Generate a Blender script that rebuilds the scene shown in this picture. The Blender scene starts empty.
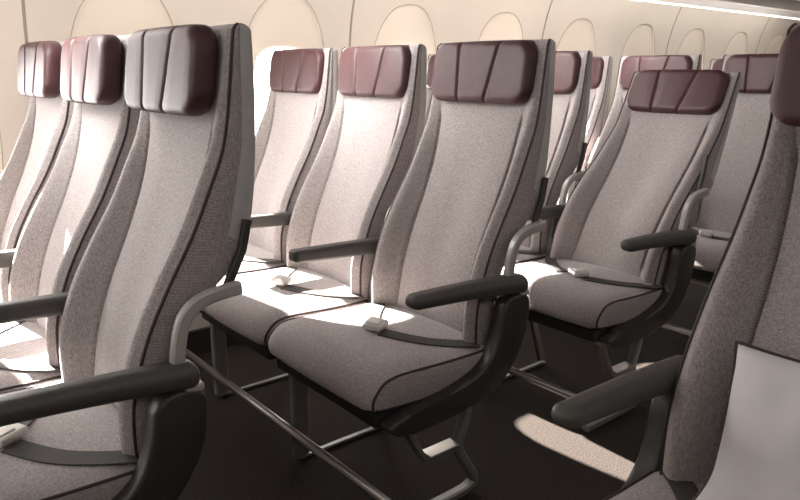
import bpy, bmesh, math, random
from mathutils import Vector, Matrix
from mathutils.bvhtree import BVHTree
S = bpy.context.scene
COL = S.collection
R = math.radians
random.seed(4)

# ------------------------------------------------------------------ camera
cd = bpy.data.cameras.new('camera')
cam = bpy.data.objects.new('camera', cd)
COL.objects.link(cam)
S.camera = cam
cd.sensor_width = 36
cd.lens = 697.9 / 800 * 36
cd.clip_start = .02
YAW, PIT, ROLL = .6901, .2504, .0053
F = Vector((math.sin(YAW)*math.cos(PIT), math.cos(YAW)*math.cos(PIT), -math.sin(PIT)))
RT = Vector((math.cos(YAW), -math.sin(YAW), 0))
UP = RT.cross(F)
R2 = RT*math.cos(ROLL) + UP*math.sin(ROLL)
U2 = -RT*math.sin(ROLL) + UP*math.cos(ROLL)
M = Matrix((R2, U2, -F)).transposed().to_4x4()
M.translation = Vector((-.5391, -1.3698, 1.1807))
cam.matrix_world = M

# ------------------------------------------------------------------ light and exposure
S.view_settings.view_transform = 'Standard'
S.view_settings.look = 'None'
S.view_settings.gamma = 1
S.view_settings.use_curve_mapping = False
S.view_settings.exposure = 0.7
world = bpy.data.worlds.new('sky')
S.world = world
world.use_nodes = True
bg = world.node_tree.nodes['Background']
bg.inputs[0].default_value = (1, .985, .965, 1)
bg.inputs[1].default_value = 12.5

def add_light(name, kind, loc, direction, energy, color=(1, 1, 1), **kw):
    l = bpy.data.lights.new(name, kind)
    l.energy = energy
    l.color = color
    for k, v in kw.items():
        setattr(l, k, v)
    o = bpy.data.objects.new(name, l)
    COL.objects.link(o)
    o.location = loc
    o.rotation_euler = Vector(direction).to_track_quat('-Z', 'Y').to_euler()
    return o
add_light('sun', 'SUN', (0, 6, 5), (.125, -1, -.515), 64, (1, .93, .85), angle=R(.6))
# unseen added fills: one for the aisle-facing seat sides, one brightening the sidewall
add_light('side_fill_light', 'AREA', (1.2, -2.2, 2.0), (.1, .8, -.5), 9, (1, .97, .96), shape='RECTANGLE', size=6.0, size_y=.5)
add_light('wall_fill_light', 'AREA', (1.6, 1.05, 1.672), (0, .5, -1), 13.5, (1, .955, .90), shape='RECTANGLE', size=8.0, size_y=.06)
add_light('front_fill_light', 'AREA', (-2.3, .2, 1.95), (1, .42, -.28), 5, (1, .97, .95), shape='RECTANGLE', size=1.6, size_y=.4, spread=R(95))  # added unseen fill that brightens the seat fronts
for rx, pw in ((-.95, .9), (-.10, 7.2), (.755, 5.0), (1.62, 3.4), (2.49, 2.5)):
    add_light('row_fill_light', 'AREA', (rx, .62, 1.675), (1, -.28, -.78), pw, (1, .97, .94), shape='RECTANGLE', size=.16, size_y=.9, spread=R(120))  # one unseen fill per row, added to brighten the backrests
N_WIN = range(-4, 10)
WX = lambda k: .40 + .68*k
for k in N_WIN:
    pl = add_light('window_portal', 'AREA', (WX(k), 1.50, 1.05), (0, -1, 0), 1, shape='RECTANGLE', size=.36, size_y=.5)
    pl.data.cycles.is_portal = True

# ------------------------------------------------------------------ materials
def mat(name, color, rough=.6, metal=0, spec=.5, noise=None, bump=None, sheen=0, weave=None, period=.005):
    m = bpy.data.materials.new(name)
    m.use_nodes = True
    nt = m.node_tree
    b = nt.nodes['Principled BSDF']
    b.inputs['Base Color'].default_value = (*color, 1)
    b.inputs['Roughness'].default_value = rough
    b.inputs['Metallic'].default_value = metal
    b.inputs['Specular IOR Level'].default_value = spec
    if sheen:
        b.inputs['Sheen Weight'].default_value = sheen
        b.inputs['Sheen Roughness'].default_value = .5
    tc = nt.nodes.new('ShaderNodeTexCoord')
    def noisenode(scale, stretch=(1, 1, 1), detail=3):
        mp = nt.nodes.new('ShaderNodeMapping')
        mp.inputs['Scale'].default_value = stretch
        nt.links.new(tc.outputs['Object'], mp.inputs[0])
        n = nt.nodes.new('ShaderNodeTexNoise')
        n.inputs['Scale'].default_value = scale
        n.inputs['Detail'].default_value = detail
        nt.links.new(mp.outputs[0], n.inputs['Vector'])
        return n.outputs['Fac']
    fac = None
    if weave:
        # two crossing yarn directions plus slubs
        sc, amt = weave
        a = noisenode(sc, (1, .35, 2.2), 2)
        c = noisenode(sc, (1, 2.2, .35), 2)
        mx = nt.nodes.new('ShaderNodeMath'); mx.operation = 'ADD'
        nt.links.new(a, mx.inputs[0]); nt.links.new(c, mx.inputs[1])
        sx = nt.nodes.new('ShaderNodeSeparateXYZ')
        nt.links.new(tc.outputs['Object'], sx.inputs[0])
        def math_(op, p, q):
            m_ = nt.nodes.new('ShaderNodeMath'); m_.operation = op
            for k_, v_ in enumerate((p, q)):
                if v_ is None:
                    continue
                if isinstance(v_, (int, float)):
                    m_.inputs[k_].default_value = v_
                else:
                    nt.links.new(v_, m_.inputs[k_])
            return m_.outputs[0]
        ua = math_('ADD', sx.outputs[0], sx.outputs[1])
        ub = math_('ADD', sx.outputs[2], math_('SUBTRACT', sx.outputs[0], sx.outputs[1]))
        fr = 2*math.pi/period
        grid = math_('MULTIPLY', math_('SINE', math_('MULTIPLY', ua, fr), None), math_('SINE', math_('MULTIPLY', ub, fr), None))
        fac = math_('ADD', math_('MULTIPLY', mx.outputs[0], .5), math_('MULTIPLY', grid, .11))
        lo, hi, amount = .36, .64, amt
    elif noise:
        fac = noisenode(noise[0])
        lo, hi, amount = .3, .7, noise[1]
    if fac is not None:
        r = nt.nodes.new('ShaderNodeValToRGB')
        r.color_ramp.elements[0].position = lo
        r.color_ramp.elements[1].position = hi
        r.color_ramp.elements[0].color = (*[x*(1-amount) for x in color], 1)
        r.color_ramp.elements[1].color = (*[min(1, x*(1+amount)) for x in color], 1)
        nt.links.new(fac, r.inputs[0])
        nt.links.new(r.outputs[0], b.inputs['Base Color'])
    if bump:
        bp = nt.nodes.new('ShaderNodeBump')
        bp.inputs['Strength'].default_value = bump[1]
        bp.inputs['Distance'].default_value = .002
        nt.links.new(fac if (weave and fac) else noisenode(bump[0]), bp.inputs['Height'])
        nt.links.new(bp.outputs[0], b.inputs['Normal'])
    return m

fab_panel = mat('fabric_panel', (.340, .303, .297), .9, spec=.2, weave=(330, .36), bump=(230, .15), sheen=.25)
fab_wing = mat('fabric_wing', (.308, .275, .269), .9, spec=.2, weave=(300, .42), period=.0048, bump=(210, .2), sheen=.25)
fab_side = mat('fabric_side', (.335, .298, .294), .92, spec=.15, weave=(330, .36), period=.005, bump=(170, .25))
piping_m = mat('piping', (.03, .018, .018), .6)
leather = mat('maroon_leather', (.055, .019, .021), .46, spec=.42, noise=(40, .12), bump=(260, .12))
shell_m = mat('grey_shell', (.42, .40, .385), .45, noise=(60, .04))
dark_m = mat('charcoal_plastic', (.034, .032, .030), .42, noise=(90, .1), bump=(300, .05))
arm_m = mat('armrest_charcoal', (.058, .055, .050), .5, noise=(80, .1), bump=(350, .08))
bracket_m = mat('bracket_grey', (.44, .42, .40), .38, metal=.25)
metal_m = mat('brushed_metal', (.38, .36, .34), .35, metal=.9)
legm = mat('leg_metal', (.24, .23, .22), .45, metal=.5)
belt_m = mat('belt_webbing', (.05, .045, .043), .7, noise=(400, .3))
buckle_m = mat('buckle_metal', (.74, .72, .69), .3, metal=.35)
pan_m = mat('seat_pan', (.018, .017, .016), .7)
pillow_m = mat('pillow_cotton', (.62, .60, .61), .85, spec=.2, noise=(12, .03), bump=(20, .08), sheen=.2)
wall_m = mat('wall_cream', (.57, .515, .45), .5, noise=(3, .03))
reveal_m = mat('reveal_cream', (.66, .59, .51), .45)
seam_m = mat('seam_taupe', (.27, .235, .20), .7)
carpet_m = mat('carpet', (.034, .028, .0245), .97, spec=.1, noise=(220, .6), bump=(260, .6))
ceil_m = mat('ceiling_offwhite', (.62, .59, .57), .5)

def glass():
    m = bpy.data.materials.new('window_acrylic')
    m.use_nodes = True
    nt = m.node_tree
    nt.nodes.clear()
    o = nt.nodes.new('ShaderNodeOutputMaterial')
    mix = nt.nodes.new('ShaderNodeMixShader')
    t = nt.nodes.new('ShaderNodeBsdfTransparent')
    g = nt.nodes.new('ShaderNodeBsdfGlossy')
    g.inputs['Roughness'].default_value = .05
    t.inputs[0].default_value = (.97, .97, .97, 1)
    mix.inputs[0].default_value = .05
    nt.links.new(t.outputs[0], mix.inputs[1])
    nt.links.new(g.outputs[0], mix.inputs[2])
    nt.links.new(mix.outputs[0], o.inputs[0])
    return m
glass_m = glass()

# ------------------------------------------------------------------ helpers
def new_obj(name, bm, m, parent=None, smooth=True, sharp=None):
    bmesh.ops.recalc_face_normals(bm, faces=bm.faces[:])
    me = bpy.data.meshes.new(name)
    bm.to_mesh(me)
    bm.free()
    me.materials.append(m)
    for p in me.polygons:
        p.use_smooth = smooth
    if smooth and sharp:
        me.set_sharp_from_angle(angle=R(sharp))
    o = bpy.data.objects.new(name, me)
    COL.objects.link(o)
    if parent:
        o.parent = parent
    return o
def thing(name, label, cat, loc=(0, 0, 0), group=None):
    o = bpy.data.objects.new(name, None)
    o.empty_display_size = .1
    COL.objects.link(o)
    o.location = loc
    o['label'] = label
    o['category'] = cat
    if group:
        o['group'] = group
    return o
def structure(o):
    o['kind'] = 'structure'
    return o
def lerp(table, v):
    if v <= table[0][0]:
        return table[0][1]
    for (a, b), (c, d) in zip(table, table[1:]):
        if v <= c:
            return b + (d-b)*(v-a)/(c-a)
    return table[-1][1]
def spline(table, v):
    # smooth (Catmull-Rom style) interpolation through the table
    if v <= table[0][0]:
        return table[0][1]
    if v >= table[-1][0]:
        return table[-1][1]
    for i in range(len(table)-1):
        x0, y0 = table[i]; x1, y1 = table[i+1]
        if v <= x1:
            def slope(j):
                a = table[max(j-1, 0)]; b = table[min(j+1, len(table)-1)]
                return (b[1]-a[1])/(b[0]-a[0])
            h = x1-x0; t = (v-x0)/h
            return (y0*(2*t**3-3*t*t+1) + slope(i)*h*(t**3-2*t*t+t)
                    + y1*(-2*t**3+3*t*t) + slope(i+1)*h*(t**3-t*t))
def sstep(a, b, v):
    t = max(0, min(1, (v-a)/(b-a)))
    return t*t*(3-2*t)
def rounded_box(hx, hy, hz, r, n=(8, 8, 8)):
    bm = bmesh.new()
    cache = {}
    def vert(p):
        key = tuple(round(c, 6) for c in p)
        if key not in cache:
            q = Vector((p[0]*hx, p[1]*hy, p[2]*hz))
            c = Vector((max(-hx+r, min(hx-r, q.x)), max(-hy+r, min(hy-r, q.y)), max(-hz+r, min(hz-r, q.z))))
            d = q-c
            cache[key] = bm.verts.new(c + d.normalized()*r if d.length > 1e-9 else c)
        return cache[key]
    half = (hx, hy, hz)
    def ticks(ax):
        h = half[ax]; e = r/h
        k = 5
        a = [-1 + e*(1-math.cos(math.pi/2*i/k))*1.0 for i in range(k)]
        a = [-1 + e*(1-math.tan(math.pi/4*(1-i/k))) for i in range(k)]
        mid = [-1+e + (2-2*e)*i/n[ax] for i in range(n[ax]+1)]
        return a + mid + [-v for v in reversed(a)]
    T = [ticks(0), ticks(1), ticks(2)]
    for ax in range(3):
        u, v = [i for i in range(3) if i != ax]
        for sgn in (-1, 1):
            for i in range(len(T[u])-1):
                for j in range(len(T[v])-1):
                    ps = []
                    for a, b in ((i, j), (i+1, j), (i+1, j+1), (i, j+1)):
                        p = [0, 0, 0]; p[ax] = sgn; p[u] = T[u][a]; p[v] = T[v][b]
                        ps.append(vert(p))
                    if len(set(ps)) == 4:
                        try:
                            bm.faces.new(ps)
                        except ValueError:
                            pass
    return bm
def cushion_box(hx, hy, hz, rc, r, nx=8, ny=110, nz=34):
    """upholstered slab: outline with corner radius rc, front and rear edges rounded by r"""
    bm = bmesh.new()
    cache = {}
    def vert(p):
        key = tuple(round(c, 6) for c in p)
        if key in cache:
            return cache[key]
        x, y, z = p[0]*hx, p[1]*hy, p[2]*hz
        cy, cz = max(-hy+rc, min(hy-rc, y)), max(-hz+rc, min(hz-rc, z))
        dy, dz = y-cy, z-cz
        m, L = max(abs(dy), abs(dz)), math.hypot(dy, dz)
        if L > 1e-9:
            a, b = m-(rc-r), abs(x)-(hx-r)
            if a > 0 and b > 0:
                k = max(a, b)/math.hypot(a, b)
                m = rc-r+a*k
                x = math.copysign(hx-r+b*k, x)
            y, z = cy+dy/L*m, cz+dz/L*m
        cache[key] = bm.verts.new((x, y, z))
        return cache[key]
    T = [[-math.cos(math.pi*i/nx) for i in range(nx+1)], [-1+2*i/ny for i in range(ny+1)], [-1+2*i/nz for i in range(nz+1)]]
    for ax in range(3):
        u, v = [i for i in range(3) if i != ax]
        for sgn in (-1, 1):
            for i in range(len(T[u])-1):
                for j in range(len(T[v])-1):
                    ps = []
                    for a, b in ((i, j), (i+1, j), (i+1, j+1), (i, j+1)):
                        p = [0, 0, 0]; p[ax] = sgn; p[u] = T[u][a]; p[v] = T[v][b]
                        ps.append(vert(p))
                    bm.faces.new(ps)
    return bm
def tube(path, r, n=8, square=None, closed=False, bm=None, up=None):
    """round tube or rectangular bar along a path (Vector list)"""
    bm = bm or bmesh.new()
    path = [Vector(p) for p in path]
    rings = []
    L = len(path)
    ref = Vector(up) if up else None
    for i, p in enumerate(path):
        a = path[i-1] if (i > 0 or closed) else p
        b = path[(i+1) % L] if (i < L-1 or closed) else p
        t = (b-a).normalized()
        if ref is None:
            ref = Vector((0, 1, 0)) if abs(t.y) < .8 else Vector((0, 0, 1))
        s = (ref - t*ref.dot(t)).normalized()
        if not up:
            ref = s
        w = t.cross(s)
        if square:
            hs, hw = square[0]/2, square[1]/2
            c = min(hs, hw)*.35
            prof = [(hs-c, hw), (hs, hw-c), (hs, -hw+c), (hs-c, -hw), (-hs+c, -hw), (-hs, -hw+c), (-hs, hw-c), (-hs+c, hw)]
        else:
            prof = [(r*math.cos(2*math.pi*k/n), r*math.sin(2*math.pi*k/n)) for k in range(n)]
        rings.append([bm.verts.new(p + s*x + w*y) for x, y in prof])
    m = len(rings[0])
    for i in range(L if closed else L-1):
        A, B = rings[i], rings[(i+1) % L]
        for k in range(m):
            bm.faces.new((A[k], A[(k+1) % m], B[(k+1) % m], B[k]))
    if not closed:
        bm.faces.new(rings[0]); bm.faces.new(list(reversed(rings[-1])))
    return bm
def chaikin(pts, it=2, closed=True, keep=.25):
    for _ in range(it):
        out = []
        n = len(pts)
        rng = range(n) if closed else range(n-1)
        if not closed:
            out.append(pts[0])
        for i in rng:
            a, b = pts[i], pts[(i+1) % n]
            out.append(tuple(x+(y-x)*keep for x, y in zip(a, b)))
            out.append(tuple(x+(y-x)*(1-keep) for x, y in zip(a, b)))
        if not closed:
            out.append(pts[-1])
        pts = out
    return pts
def prism(poly, y0, y1, bevel=.01, seg=3):
    """xz polygon extruded from y0 to y1 with rounded rims (poly shrunk towards its offset at the faces)"""
    bm = bmesh.new()
    n = len(poly)
    vs = [bm.verts.new((x, y0, z)) for x, z in poly]
    f = bm.faces.new(vs)
    g = bmesh.ops.extrude_face_region(bm, geom=[f])
    top = [v for v in g['geom'] if isinstance(v, bmesh.types.BMVert)]
    for v in top:
        v.co.y = y1
    bm.edges.ensure_lookup_table()
    rim = [e for e in bm.edges if abs(e.verts[0].co.y-e.verts[1].co.y) < 1e-6]
    bmesh.ops.bevel(bm, geom=rim, offset=bevel, segments=seg, affect='EDGES', profile=.5, clamp_overlap=True)
    return bm
def grid_faces(bm, rows, cols=None, wrap=False):
    for A, B in zip(rows, rows[1:]):
        n = len(A)
        for k in range(n if wrap else n-1):
            bm.faces.new((A[k], A[(k+1) % n], B[(k+1) % n], B[k]))

# ------------------------------------------------------------------ cabin shell
def wall_y(z):
    return 1.38 - (.55*(z-1.22)**2 if z > 1.22 else 0) - (.10*(.6-z)**2 if z < .6 else 0)
WALL_TOP = 1.625
X0, X1 = WX(N_WIN[0])-.34, WX(N_WIN[-1])+.34
bm = bmesh.new()
NL = 96
def arch(a, top, bot, n=2.6, cx=0):
    pts = []
    cz, hz = (top+bot)/2, (top-bot)/2
    for i in range(NL):
        t = 2*math.pi*i/NL
        c, s = math.cos(t), math.sin(t)
        pts.append((cx + a*math.copysign(abs(c)**(2/n), c), cz + hz*math.copysign(abs(s)**(2/n), s)))
    return pts
ARCH = dict(a=.222, top=1.495, bot=.52, n=2.5)
OPEN = dict(a=.152, top=1.275, bot=.69, n=3.4)
win_frames = []
for k in N_WIN:
    cx = WX(k)
    outer = []
    cz = (ARCH['top']+ARCH['bot'])/2
    for (x, z) in arch(.222, 1.495, .52, 2.5):
        # project out to the cell rectangle
        dx, dz = x, z-cz
        sx = .34/abs(dx) if abs(dx) > 1e-6 else 1e9
        sz = ((WALL_TOP-cz) if dz > 0 else (cz-0))/abs(dz) if abs(dz) > 1e-6 else 1e9
        s = min(sx, sz)
        outer.append((dx*s, cz+dz*s))
    arc = arch(**ARCH)
    loops = []
    for f in (0, .35, .7, 1):
        loops.append([bm.verts.new((cx+o[0]+(a[0]-o[0])*f, wall_y(o[1]+(a[1]-o[1])*f), o[1]+(a[1]-o[1])*f)) for o, a in zip(outer, arc)])
    for A, B in zip(loops, loops[1:]):
        for i in range(NL):
            bm.faces.new((A[i], A[(i+1) % NL], B[(i+1) % NL], B[i]))
    # corner triangles of the cell
    for sx in (-1, 1):
        for zz in (0, WALL_TOP):
            corner = bm.verts.new((cx+sx*.34, wall_y(zz), zz))
            best = sorted(range(NL), key=lambda i: (outer[i][0]-sx*.34)**2+(outer[i][1]-zz)**2)[:6]
            on_side = [i for i in best if abs(abs(outer[i][0])-.34) < 1e-4 and outer[i][0]*sx > 0]
            on_flat = [i for i in best if abs(outer[i][1]-zz) < 1e-4]
            if on_side and on_flat and on_side[0] != on_flat[0]:
                bm.faces.new((loops[0][on_side[0]], corner, loops[0][on_flat[0]]))
bmesh.ops.remove_doubles(bm, verts=bm.verts[:], dist=1e-4)
structure(new_obj('wall_left', bm, wall_m))
for n_, k in enumerate(N_WIN):
    cx = WX(k)
    b = bmesh.new()
    arc, op = arch(**ARCH), arch(**OPEN)
    loops = []
    for f, d in ((0, 0), (0.0, .006), (.03, .009), (.35, .012), (.75, .016), (.95, .022), (1, .04), (1, .11)):
        loops.append([b.verts.new((cx+a[0]+(o[0]-a[0])*f, wall_y(a[1]+(o[1]-a[1])*f)+d, a[1]+(o[1]-a[1])*f)) for a, o in zip(arc, op)])
    grid_faces(b, loops, wrap=True)
    w = structure(new_obj('window_%d' % (n_+1), b, reveal_m))
    g = bmesh.new()
    g.faces.new([g.verts.new((cx+x*1.02, 1.478, z)) for x, z in op])
    new_obj('pane', g, glass_m, w, smooth=False)
    sl = tube([(cx+x, wall_y(z)-.0005, z) for x, z in arc], .0014, 6, closed=True, up=(0, 1, 0))
    new_obj('reveal_seal', sl, seam_m, w)
for i, k in enumerate(range(-2, 5)):
    x = .06+1.36*k
    if not X0 < x < X1:
        continue
    b = bmesh.new()
    rows = []
    for j in range(30):
        z = .02 + (WALL_TOP-.02)*j/29
        y = wall_y(z)
        rows.append([b.verts.new((x-.006, y+.003, z)), b.verts.new((x-.005, y-.0015, z)), b.verts.new((x+.005, y-.0015, z)), b.verts.new((x+.006, y+.003, z))])
    grid_faces(b, rows)
    structure(new_obj('trim_%d' % (i+1), b, seam_m))
def quad_obj(name, pts, m):
    b = bmesh.new()
    b.faces.new([b.verts.new(p) for p in pts])
    return structure(new_obj(name, b, m, smooth=False))
def box_obj(name, x0, x1, y0, y1, z0, z1, m, bevel=0):
    b = bmesh.new()
    bmesh.ops.create_cube(b, size=1)
    for v in b.verts:
        v.co = Vector((x0 if v.co.x < 0 else x1, y0 if v.co.y < 0 else y1, z0 if v.co.z < 0 else z1))
    if bevel:
        bmesh.ops.bevel(b, geom=b.edges[:], offset=bevel, segments=2, affect='EDGES', profile=.5)
    return new_obj(name, b, m, smooth=False)
structure(box_obj('floor', X0, X1, -4.4, 1.40, -.06, 0, carpet_m))
yt = wall_y(WALL_TOP)
# underside of the lockers, an added lip to hide the wall lamp, and the ceiling beyond
bm = bmesh.new()
prof = [(yt+.03, WALL_TOP-.004), (yt-.02, WALL_TOP+.012), (yt-.06, WALL_TOP+.055), (1.11, 1.69), (.995, 1.69), (.985, 1.628), (.965, 1.628), (.955, 1.69), (.55, 1.70), (.47, 1.73), (.43, 1.80), (.40, 2.0), (.33, 2.12), (.2, 2.2), (-4.4, 2.2)]
rows = [[bm.verts.new((x, y, z)) for y, z in prof] for x in (X0, X1)]
grid_faces(bm, rows)
structure(new_obj('ceiling', bm, ceil_m, smooth=False))
structure(box_obj('wall_right', X0, X1, -4.46, -4.4, 0, 2.2, wall_m))
structure(box_obj('wall_front', X0-.06, X0, -4.4, 1.5, 0, 2.3, wall_m))
structure(box_obj('wall_rear', X1, X1+.06, -4.4, 1.5, 0, 2.3, wall_m))
structure(box_obj('baseboard_left', X0, X1, wall_y(0)-.02, wall_y(0)+.0, 0, .11, dark_m))

# ------------------------------------------------------------------ seat geometry (x aft, y window side, z up; seat faces -x)
PIPE = [(.47, -.204), (.54, -.208), (.62, -.203), (.72, -.172), (.81, -.126), (.90, -.072), (.99, -.028), (1.05, -.002), (1.15, .022), (1.255, .040)]
PANEL = [(.47, -.165), (.55, -.157), (.65, -.136), (.75, -.100), (.85, -.054), (.95, -.014), (1.05, .012), (1.15, .028), (1.255, .042)]
REAR = [(.47, -.135), (.60, -.130), (.68, -.108), (.75, -.065), (.80, -.018), (.85, .036), (.90, .062), (1.0, .080), (1.12, .088), (1.255, .088)]
HALF = [(.47, .216), (.62, .217), (.75, .215), (.85, .213), (.95, .208), (1.05, .205), (1.255, .203)]
SEAM = [(.47, .140), (.65, .140), (.85, .142), (1.0, .150), (1.10, .156), (1.255, .16)]
SHELL = [(.47, .95), (.868, .97), (.885, .60), (.95, .55), (1.05, .5), (1.255, .3)]   # where the side fabric ends, pipe to rear
ZB, ZT = .475, 1.25
def back_section(z):
    w, s = spline(HALF, z), spline(SEAM, z)
    xp, xc, xr = spline(PIPE, z), spline(PANEL, z), spline(REAR, z)
    fade = sstep(1.075, 1.03, z)*sstep(.50, .58, z)
    ys = [0, .25, .5, .7, .82, .9, .95]
    half = []
    for f in ys:
        y = f*s
        half.append((y, xc - .006*(1-(f)**2)*0 + .010*sstep(.6, 0, f)*sstep(1.1, .8, z)))
    half += [(s-.006, xc+.001*fade), (s-.0022, xc+.021*fade), (s+.0022, xc+.021*fade), (s+.005, xc-.001*fade)]
    for f in (.12, .25, .4, .55, .7, .82, .91, .96, 1):
        y = s+(w-s)*f
        bulge = xc + (xp-xc)*sstep(0, .72, f) - .004*math.sin(math.pi*min(1, f))*sstep(1.12, .95, z)
        roll = .016*sstep(.6, 1, f)**1.5
        half.append((y, bulge+roll*(.35+.65*sstep(1.255, 1.0, z))))
    return w, half, xr
def bend(recline):
    """rotation of the backrest about the pivot at the seat's rear"""
    c = Vector((-.12, 0, .53))
    m = Matrix.Rotation(R(recline), 4, 'Y')
    return lambda p: c + m @ (Vector(p)-c)
def build_back(root, recline=0, extra_wing=0):
    tf = bend(recline)
    nz = 46
    zs = [ZB + (ZT-ZB)*i/(nz-1) for i in range(nz)]
    # front fabric
    bp, bw, bs_l, bs_r, bsh = bmesh.new(), bmesh.new(), bmesh.new(), bmesh.new(), bmesh.new()
    panel_rows, wl_rows, wr_rows, sl_rows, sr_rows, sh_rows, pl, pr = [], [], [], [], [], [], [], []
    secs = []
    for z in zs:
        secs.append((z, *back_section(z)))
    # rounded top: extra sections closing towards the middle of the thickness
    z, w, half, xr = secs[-1]
    xm = (half[0][1]+xr)/2
    for dz, k in ((.006, .75), (.010, .42), (.012, 0.1)):
        secs.append((z+dz, w-.004*(1-k)*2, [(y*(w-.008*(1-k))/w, xm+(x-xm)*k) for y, x in half], xm+(xr-xm)*k))
    for z, w, half, xr in secs:
        mid = half[:8]
        wing = half[8:]
        prow = [(x, -y, z) for y, x in reversed(mid[1:])] + [(x, y, z) for y, x in mid]
        panel_rows.append([bp.verts.new(tf(p)) for p in prow])
        wl_rows.append([bw.verts.new(tf((x, y, z))) for y, x in [mid[-1]]+wing])
        wr_rows.append([bw.verts.new(tf((x, -y, z))) for y, x in [mid[-1]]+wing])
        xp = half[-1][1]
        f = lerp(SHELL, z)
        xs = xp+(xr-xp)*f
        for sgn, b_, rows_, pth in ((1, bs_l, sl_rows, pl), (-1, bs_r, sr_rows, pr)):
            rows_.append([b_.verts.new(tf((xp+(xs-xp)*t, sgn*(w+.004*math.sin(math.pi*t)), z))) for t in (0, .25, .5, .75, 1)])
            pth.append(tf((xp, sgn*w, z)))
        rr = min(.018, (xr-xs)*.6)
        shell = [(xs, w), (xs+(xr-rr-xs)*.5, w+.001), (xr-rr, w), (xr-rr*.3, w-rr*.3), (xr, w-rr)]
        sh_rows.append([bsh.verts.new(tf((x, y, z))) for x, y in shell] + [bsh.verts.new(tf((xr, y, z))) for y in (w*.5, 0, -w*.5)]
                       + [bsh.verts.new(tf((x, -y, z))) for x, y in reversed(shell)])
    grid_faces(bp, panel_rows)
    grid_faces(bw, wl_rows); grid_faces(bw, wr_rows)
    grid_faces(bs_l, sl_rows); grid_faces(bs_r, sr_rows); grid_faces(bsh, sh_rows)
    back = new_obj('backrest', bp, fab_panel, root)
    for rows_name, bmw in (('side_bolsters', bw),):
        new_obj(rows_name, bmw, fab_wing, root)
    for b_ in (bs_l, bs_r):
        new_obj('side_panel', b_, fab_side, root)
    new_obj('back_shell', bsh, shell_m, root)
    for pth in (pl, pr):
        new_obj('piping', tube(pth[:-1], .0032, 6), piping_m, root)
    return tf
def build_headrest(root, tf, dx=0, seams=((.25, .27), (.685, .56)), depth=.085, zc=1.180, hy=.184):
    hz = .078
    bm = cushion_box(depth/2, hy, hz, .044, min(.020, depth*.42))
    for v in bm.verts:
        x, y, z = v.co
        t = (hy-y)/(2*hy)             # 0 at window side, 1 at aisle side
        tz = (hz-z)/(2*hz)
        # slightly pillowed outline, narrower towards the top
        v.co.y *= 1 - .012*(1-tz)
        v.co.z += .004*(1-(y/hy)**4)*(1 if z > 0 else -.8)
        if x < depth*.25:
            wgt = sstep(depth*.25, -depth*.5, x)
            g = 0
            last = 0
            for a, b in seams:
                c = a+(b-a)*tz
                g += .0065*math.exp(-((t-c)*2*hy/.0042)**2)
            edges = [0]+[a+(b-a)*tz for a, b in seams]+[1]
            for e0, e1 in zip(edges, edges[1:]):
                if e0 <= t <= e1:
                    u = (t-e0)/(e1-e0)
                    g -= .0025*min(1, 5*u*(1-u))
            v.co.x += g*wgt - .012*wgt*(abs(y)/hy)**3*0
    face = dx
    for v in bm.verts:
        p = Vector((v.co.x+face+depth/2 + .14*v.co.z, v.co.y, v.co.z+zc))
        v.co = tf(p)
    h = new_obj('headrest', bm, leather, root)
    # welt around the rear rim
    pts = []
    for i in range(48):
        a = 2*math.pi*i/48
        c, s = math.cos(a), math.sin(a)
        y = .180*math.copysign(abs(c)**.28, c); zz = .078*math.copysign(abs(s)**.45, s)
        pts.append(tf((face+depth*.80 + .14*zz, y*(1-.017), zc+zz+.006)))
    return h
def cushion_top(x, y):
    """height of the cushion's top surface"""
    hit = CUSH_BVH.ray_cast(Vector((x, max(-.235, min(.235, y)), 1)), Vector((0, 0, -1)))[0]
    return hit.z if hit else .505
CUSH = [(-.150, .420), (-.150, .495), (-.165, .509), (-.22, .510), (-.30, .512), (-.38, .516), (-.44, .520), (-.480, .519), (-.510, .510), (-.531, .493), (-.543, .470), (-.546, .450), (-.538, .436), (-.50, .428), (-.40, .420), (-.28, .418)]
def end_inset(x, z, a):
    return (a*sstep(-.49, -.54, x), -a*sstep(.46, .505, z)+a*sstep(.45, .425, z))
def build_cushion(root):
    W = .238
    prof = chaikin(CUSH, 1)
    cx, cz = -.35, .465
    bm = bmesh.new()
    rows = []
    ys = [-W, -W+.004, -W+.012, -W+.03, -.17, -.11, -.05, 0, .05, .11, .17, W-.03, W-.012, W-.004, W]
    for y in ys:
        e = (W-abs(y))
        sh = .010*(1-sstep(0, .03, e))
        ring = []
        for x, z in prof:
            cr = .010*(1-(y/W)**2)
            dz = cr*sstep(.47, .51, z) + cr*.4*sstep(-.30, -.45, x)*sstep(.5, .46, z)*0
            dxx = -cr*.8*sstep(-.5, -.545, x)
            ex, ez = end_inset(x, z, sh)
            ring.append(bm.verts.new((x+dxx+ex, y, z+dz+ez)))
        rows.append(ring)
    grid_faces(bm, rows, wrap=True)
    global CUSH_BVH
    CUSH_BVH = BVHTree.FromBMesh(bm)
    c = new_obj('seat_cushion', bm, fab_panel, root)
    for sgn in (-1, 1):
        b = bmesh.new()
        ring = []
        for x, z in prof:
            ex, ez = end_inset(x, z, .010)
            ring.append((x+ex, z+ez))
        outer = [b.verts.new((x, sgn*W, z)) for x, z in ring]
        inner = [b.verts.new((cx+(x-cx)*.85, sgn*(W+.003), cz+(z-cz)*.85)) for x, z in ring]
        grid_faces(b, [outer, inner], wrap=True)
        b.faces.new(inner)
        new_obj('cushion_side', b, fab_side, root)
        p = [(x, sgn*(W-.001), z) for x, z in ring if not (x > -.155)]
        # run from rear top forward and down the front edge
        st = [q for q in p if q[2] > .43 and q[0] < -.15]
        st.sort(key=lambda q: math.atan2(q[2]-cz+.02, q[0]-cx))
        new_obj('piping', tube(st, .0034, 6), piping_m, root)
    b = rounded_box(.185, .225, .022, .01, (4, 4, 1))
    for v in b.verts:
        v.co += Vector((-.335, 0, .408))
    new_obj('seat_pan', b, pan_m, root)
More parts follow.
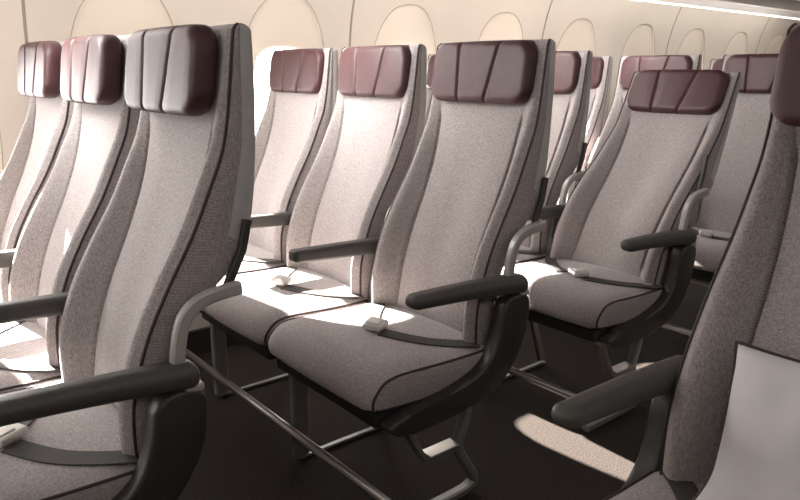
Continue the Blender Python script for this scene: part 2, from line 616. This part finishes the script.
def ribbon(pts, width=.044, th=.0025, lift=.004):
    """flat webbing lying on the cushion"""
    P = chaikin(pts, 3, closed=False)
    bm = bmesh.new()
    rows = []
    V3 = []
    for p in P:
        x, y = p[0], p[1]
        z = cushion_top(x, y)+lift+(p[2] if len(p) > 2 else 0)
        V3.append(Vector((x, y, z)))
    for i, p in enumerate(V3):
        t = (V3[min(i+1, len(V3)-1)]-V3[max(i-1, 0)]).normalized()
        s = Vector((-t.y, t.x, 0)).normalized()
        a, b_ = p+s*width/2, p-s*width/2
        rows.append([bm.verts.new(a), bm.verts.new(b_), bm.verts.new(b_+Vector((0, 0, -th))), bm.verts.new(a+Vector((0, 0, -th)))])
    grid_faces(bm, rows, wrap=True)
    bm.faces.new(rows[0]); bm.faces.new(rows[-1])
    return bm
def build_belt(root, buckle, ang, right, left):
    new_obj('seat_belt', ribbon(right), belt_m, root, sharp=40)
    new_obj('seat_belt', ribbon(left, .042), belt_m, root, sharp=40)
    b = rounded_box(.030, .026, .009, .006, (3, 3, 1))
    m = Matrix.Translation(Vector((buckle[0], buckle[1], cushion_top(*buckle)+.014))) @ Matrix.Rotation(R(ang), 4, 'Z') @ Matrix.Rotation(R(4), 4, 'X')
    for v in b.verts:
        v.co = m @ v.co
    k = new_obj('belt_buckle', b, buckle_m, root)
    b = rounded_box(.017, .017, .004, .003, (2, 2, 1))
    for v in b.verts:
        v.co = m @ (v.co + Vector((-.008, 0, .009)))
    new_obj('release_flap', b, buckle_m, k)
def build_arm(root, sgn, kind, bracket=True):
    y = sgn*.25
    if kind == 'aisle':
        b = rounded_box(.192, .029, .024, .0225, (14, 2, 1))
        for v in b.verts:
            t = (v.co.x+.192)/.384
            k = .74+.34*t
            zc = .684 - .025*t + .004*math.sin(math.pi*t)
            v.co = Vector((-.445+t*.384, y+v.co.y*(.86+.2*t), zc+v.co.z*k))
        new_obj('armrest', b, arm_m, root)
        poly = [(-.052, .640), (-.056, .560), (-.075, .495), (-.135, .415), (-.220, .382), (-.330, .376), (-.420, .372), (-.484, .374), (-.514, .394), (-.512, .412), (-.46, .423), (-.36, .433), (-.245, .453), (-.185, .490), (-.158, .560), (-.146, .640)]
        new_obj('arm_support', prism(chaikin(poly, 2), y-.020*abs(sgn)-.004*(sgn<0), y+.020+.004*(sgn>0), .010), dark_m, root, sharp=50)
        b = rounded_box(.018, .022, .008, .005, (2, 2, 1))
        for v in b.verts:
            v.co += Vector((-.075, y, .638))
        new_obj('hinge_cover', b, bracket_m, root)
    else:
        b = rounded_box(.170, .022, .022, .012, (10, 2, 1))
        for v in b.verts:
            t = (v.co.x+.17)/.34
            v.co = Vector((-.450+t*.345, y+v.co.y, .686-.014*t+v.co.z*(.82+.25*t)))
        new_obj('armrest', b, arm_m, root)
        poly = [(-.110, .69), (-.150, .69), (-.175, .60), (-.19, .45), (-.15, .43), (-.125, .55)]
        new_obj('arm_support', prism(chaikin(poly, 2), y-.008, y+.008, .003), dark_m, root, sharp=50)
    if not bracket:
        return
    new_obj('hinge_strut', tube([(.046, sgn*.218, .915), (.030, sgn*.222, .86), (-.012, sgn*.232, .792)], 0, square=(.012, .016), up=(0, 1, 0)), dark_m, root, sharp=40)
    # grey hinge bar from the shell down to the armrest
    path = chaikin([(.008, y, .800), (-.05, y, .795), (-.085, y, .782), (-.108, y, .752), (-.122, y, .660)], 2, closed=False)
    new_obj('armrest_bracket', tube(path, 0, square=(.020, .024), up=(0, 1, 0)), bracket_m, root, sharp=40)
def make_seat(label, x, y, arm='slim', sgn=-1, recline=0, head_dx=0, depth=.085, group=None, belt=None, seams=((.29, .33), (.70, .60)), head_hy=.184, bracket=True):
    root = thing('airline_seat', label, 'seat', (x, y, 0), group)
    tf = build_back(root, recline)
    build_headrest(root, tf, head_dx, seams, depth, hy=head_hy)
    build_cushion(root)
    build_arm(root, sgn, arm, bracket)
    belt = belt or dict(buckle=(-.345, .0), ang=30, right=[(-.185, -.215), (-.24, -.19), (-.31, -.12), (-.35, -.03)], left=[(-.175, .205), (-.21, .165), (-.28, .10), (-.335, .03)])
    build_belt(root, **belt)
    return root
def copy_seat(src, label, x, y, group=None):
    r = src.copy(); COL.objects.link(r)
    r.location = (x, y, 0)
    r['label'] = label
    if group:
        r['group'] = group
    for ch in src.children:
        c = ch.copy(); COL.objects.link(c); c.parent = r
        for g in ch.children:
            d = g.copy(); COL.objects.link(d); d.parent = c
    return r

ROW = [0, .855, 1.71, 2.58, 3.44]
SP = .5
# front row, left edge of the picture
G = 'airline seats by the windows'
a0 = make_seat('grey aisle seat of the front row, large at the left with silvery lit headrest', ROW[0], 0, 'aisle', recline=0, head_dx=-.022, depth=.05, head_hy=.180, group=G,
               belt=dict(buckle=(-.362, -.03), ang=30, right=[(-.185, -.215), (-.24, -.19), (-.31, -.14), (-.36, -.06)], left=[(-.175, .205), (-.21, .165), (-.28, .10), (-.345, .0)]))
for ch in a0.children:      # this armrest sits a little further forward
    if ch.name.split('.')[0] in ('armrest', 'arm_support', 'hinge_cover'):
        ch.data.transform(Matrix.Translation((-.022, 0, 0)))
a1 = make_seat('grey middle seat of the front row, between its aisle seat and window seat', ROW[0], SP, 'slim', recline=0, head_dx=-.022, depth=.05, head_hy=.180, group=G)
a2 = copy_seat(a1, 'grey window seat of the front row, at the left edge of the picture', ROW[0], SP*2)
b0 = make_seat('grey aisle seat of the second row, whole in the centre with an open belt', ROW[1], 0, 'aisle', head_dx=-.002, group=G)
b1 = make_seat('grey middle seat of the second row, between the central seat and the window seat', ROW[1]+.006, SP, 'slim', head_dx=.006, group=G)
b2 = copy_seat(b1, 'grey window seat of the second row, beside the bright open window', ROW[1]+.020, SP*2)
c0 = make_seat('reclined grey aisle seat of the third row, leaning far back with a dark headrest', ROW[2]-.02, 0, 'aisle', recline=16, head_dx=.0, group=G,
               belt=dict(buckle=(-.355, -.03), ang=60, right=[(-.185, -.225), (-.24, -.22), (-.32, -.15), (-.365, -.06)], left=[(-.17, .205), (-.22, .20), (-.33, .09), (-.36, .03)]))
c1 = copy_seat(b1, 'grey middle seat of the third row, half hidden beside the reclined seat', ROW[2], SP)
c2 = copy_seat(b1, 'grey window seat of the third row, by the wall behind the central seat', ROW[2], SP*2)
d0 = copy_seat(b0, 'grey aisle seat of the fourth row, behind the reclined seat', ROW[3], 0)
d1 = copy_seat(b1, 'grey middle seat of the fourth row, its headrest above the reclined seat', ROW[3]-.04, SP)
d2 = copy_seat(b1, 'grey window seat of the fourth row, a sliver of headrest beside the bright wall', ROW[3], SP*2)
e1 = copy_seat(b1, 'grey middle seat of the rearmost row, only a corner of headrest visible', ROW[4], SP)
e2 = copy_seat(b1, 'grey window seat of the rearmost row, a bit of headrest between two others', ROW[4], SP*2)
n0 = make_seat('dark grey seat across the aisle at the right edge, with a pillow on it', .685, -1.047, 'aisle', sgn=1, head_dx=-.05, bracket=False)

# ------------------------------------------------------------------ shared underframe of each row
def make_frame(label, x):
    root = thing('seat_underframe', label, 'frame', (x, .5, 0), 'metal underframes of the seat rows')
    for bx, bz in ((-.43, .360), (-.20, .360)):
        new_obj('beam', tube([(bx, -.70, bz), (bx, .72, bz)], .021, 12), legm, root)
    new_obj('baggage_bar', tube([(-.43, -.66, .125), (-.43, .74, .125)], .0135, 12), metal_m, root)
    for y in (-.165, .39):
        lg = tube([(-.385, y, .372), (-.385, y, .02)], 0, square=(.028, .052), up=(0, 1, 0))
        lg = new_obj('leg', lg, legm, root, sharp=40)
        new_obj('brace', tube([(-.20, y, .365), (-.08, y, .03)], 0, square=(.02, .03), up=(0, 1, 0)), legm, lg, sharp=40)
        new_obj('foot_rail', tube([(-.39, y-.0, .010), (-.06, y, .010)], 0, square=(.018, .010), up=(0, 1, 0)), legm, lg, sharp=40)
    y = -.62
    pth = chaikin([(-.125, y, .375), (-.12, y, .26), (-.158, y, .165), (-.075, y, .035), (-.12, y, .016), (-.40, y, .014)], 2, closed=False, keep=.15)
    lg = new_obj('leg', tube(pth, 0, square=(.030, .026), up=(0, 1, 0)), legm, root, sharp=40)
    pth = chaikin([(-.36, y, .375), (-.34, y, .284), (-.275, y, .168), (-.16, y, .170)], 2, closed=False, keep=.15)
    new_obj('brace', tube(pth, 0, square=(.030, .016), up=(0, 1, 0)), legm, lg, sharp=40)
    b = rounded_box(.055, .022, .004, .003, (2, 2, 1))
    for v in b.verts:
        v.co += Vector((-.215, y, .183))
    new_obj('cross_plate', b, metal_m, lg)
    return root
f0 = make_frame('metal legs and baggage bar under the front row', ROW[0])
copy_seat(f0, 'metal legs and baggage bar under the second row in the centre', ROW[1], .5)
copy_seat(f0, 'metal legs and baggage bar under the reclined third-row seat', ROW[2], .5)
copy_seat(f0, 'metal legs and baggage bar under the fourth row', ROW[3], .5)

# ------------------------------------------------------------------ pillow on the right-hand seat
bm = bmesh.new()
n = 36
H = .155
front, back = [], []
def pil(u, v, s):
    e = (1-abs(u)**2.6)*(1-abs(v)**2.6)
    th = .085*max(0, e)**.55
    k = 1 - .085*((1-v*v)*abs(u)**2)
    k2 = 1 - .085*((1-u*u)*abs(v)**2)
    wr = .007*math.sin(7*u+4*v)*math.sin(4*v-3*u+.6)*max(0, e)
    flare = .030*sstep(-.25, -1, v)*max(0, u)      # the lower corner is pushed out where it stands on the seat
    return Vector((-s*(th+wr), u*H*k+flare, v*H*k2))
for i in range(n+1):
    front.append([]); back.append([])
    for j in range(n+1):
        u, v = -1+2*i/n, -1+2*j/n
        front[-1].append(bm.verts.new(pil(u, v, 1)))
        back[-1].append(bm.verts.new(pil(u, v, -.7)))
grid_faces(bm, front); grid_faces(bm, back)
bmesh.ops.remove_doubles(bm, verts=bm.verts[:], dist=1e-5)
pw = new_obj('pillow', bm, pillow_m)
pw.location = (.484, -1.076, .636)
pw.rotation_euler = (R(-5), R(24), 0)
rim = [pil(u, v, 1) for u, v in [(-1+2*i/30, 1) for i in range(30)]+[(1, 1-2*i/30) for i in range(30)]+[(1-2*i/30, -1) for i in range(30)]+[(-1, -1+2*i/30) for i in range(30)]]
new_obj('piping', tube(rim, .0042, 6, closed=True, up=(1, 0, 0)), piping_m, pw)  # dark edge tube standing in for the shadow outline around the pillow
pw['label'] = 'pale lilac grey square pillow leaning on the dark seat at the right edge'
pw['category'] = 'pillow'
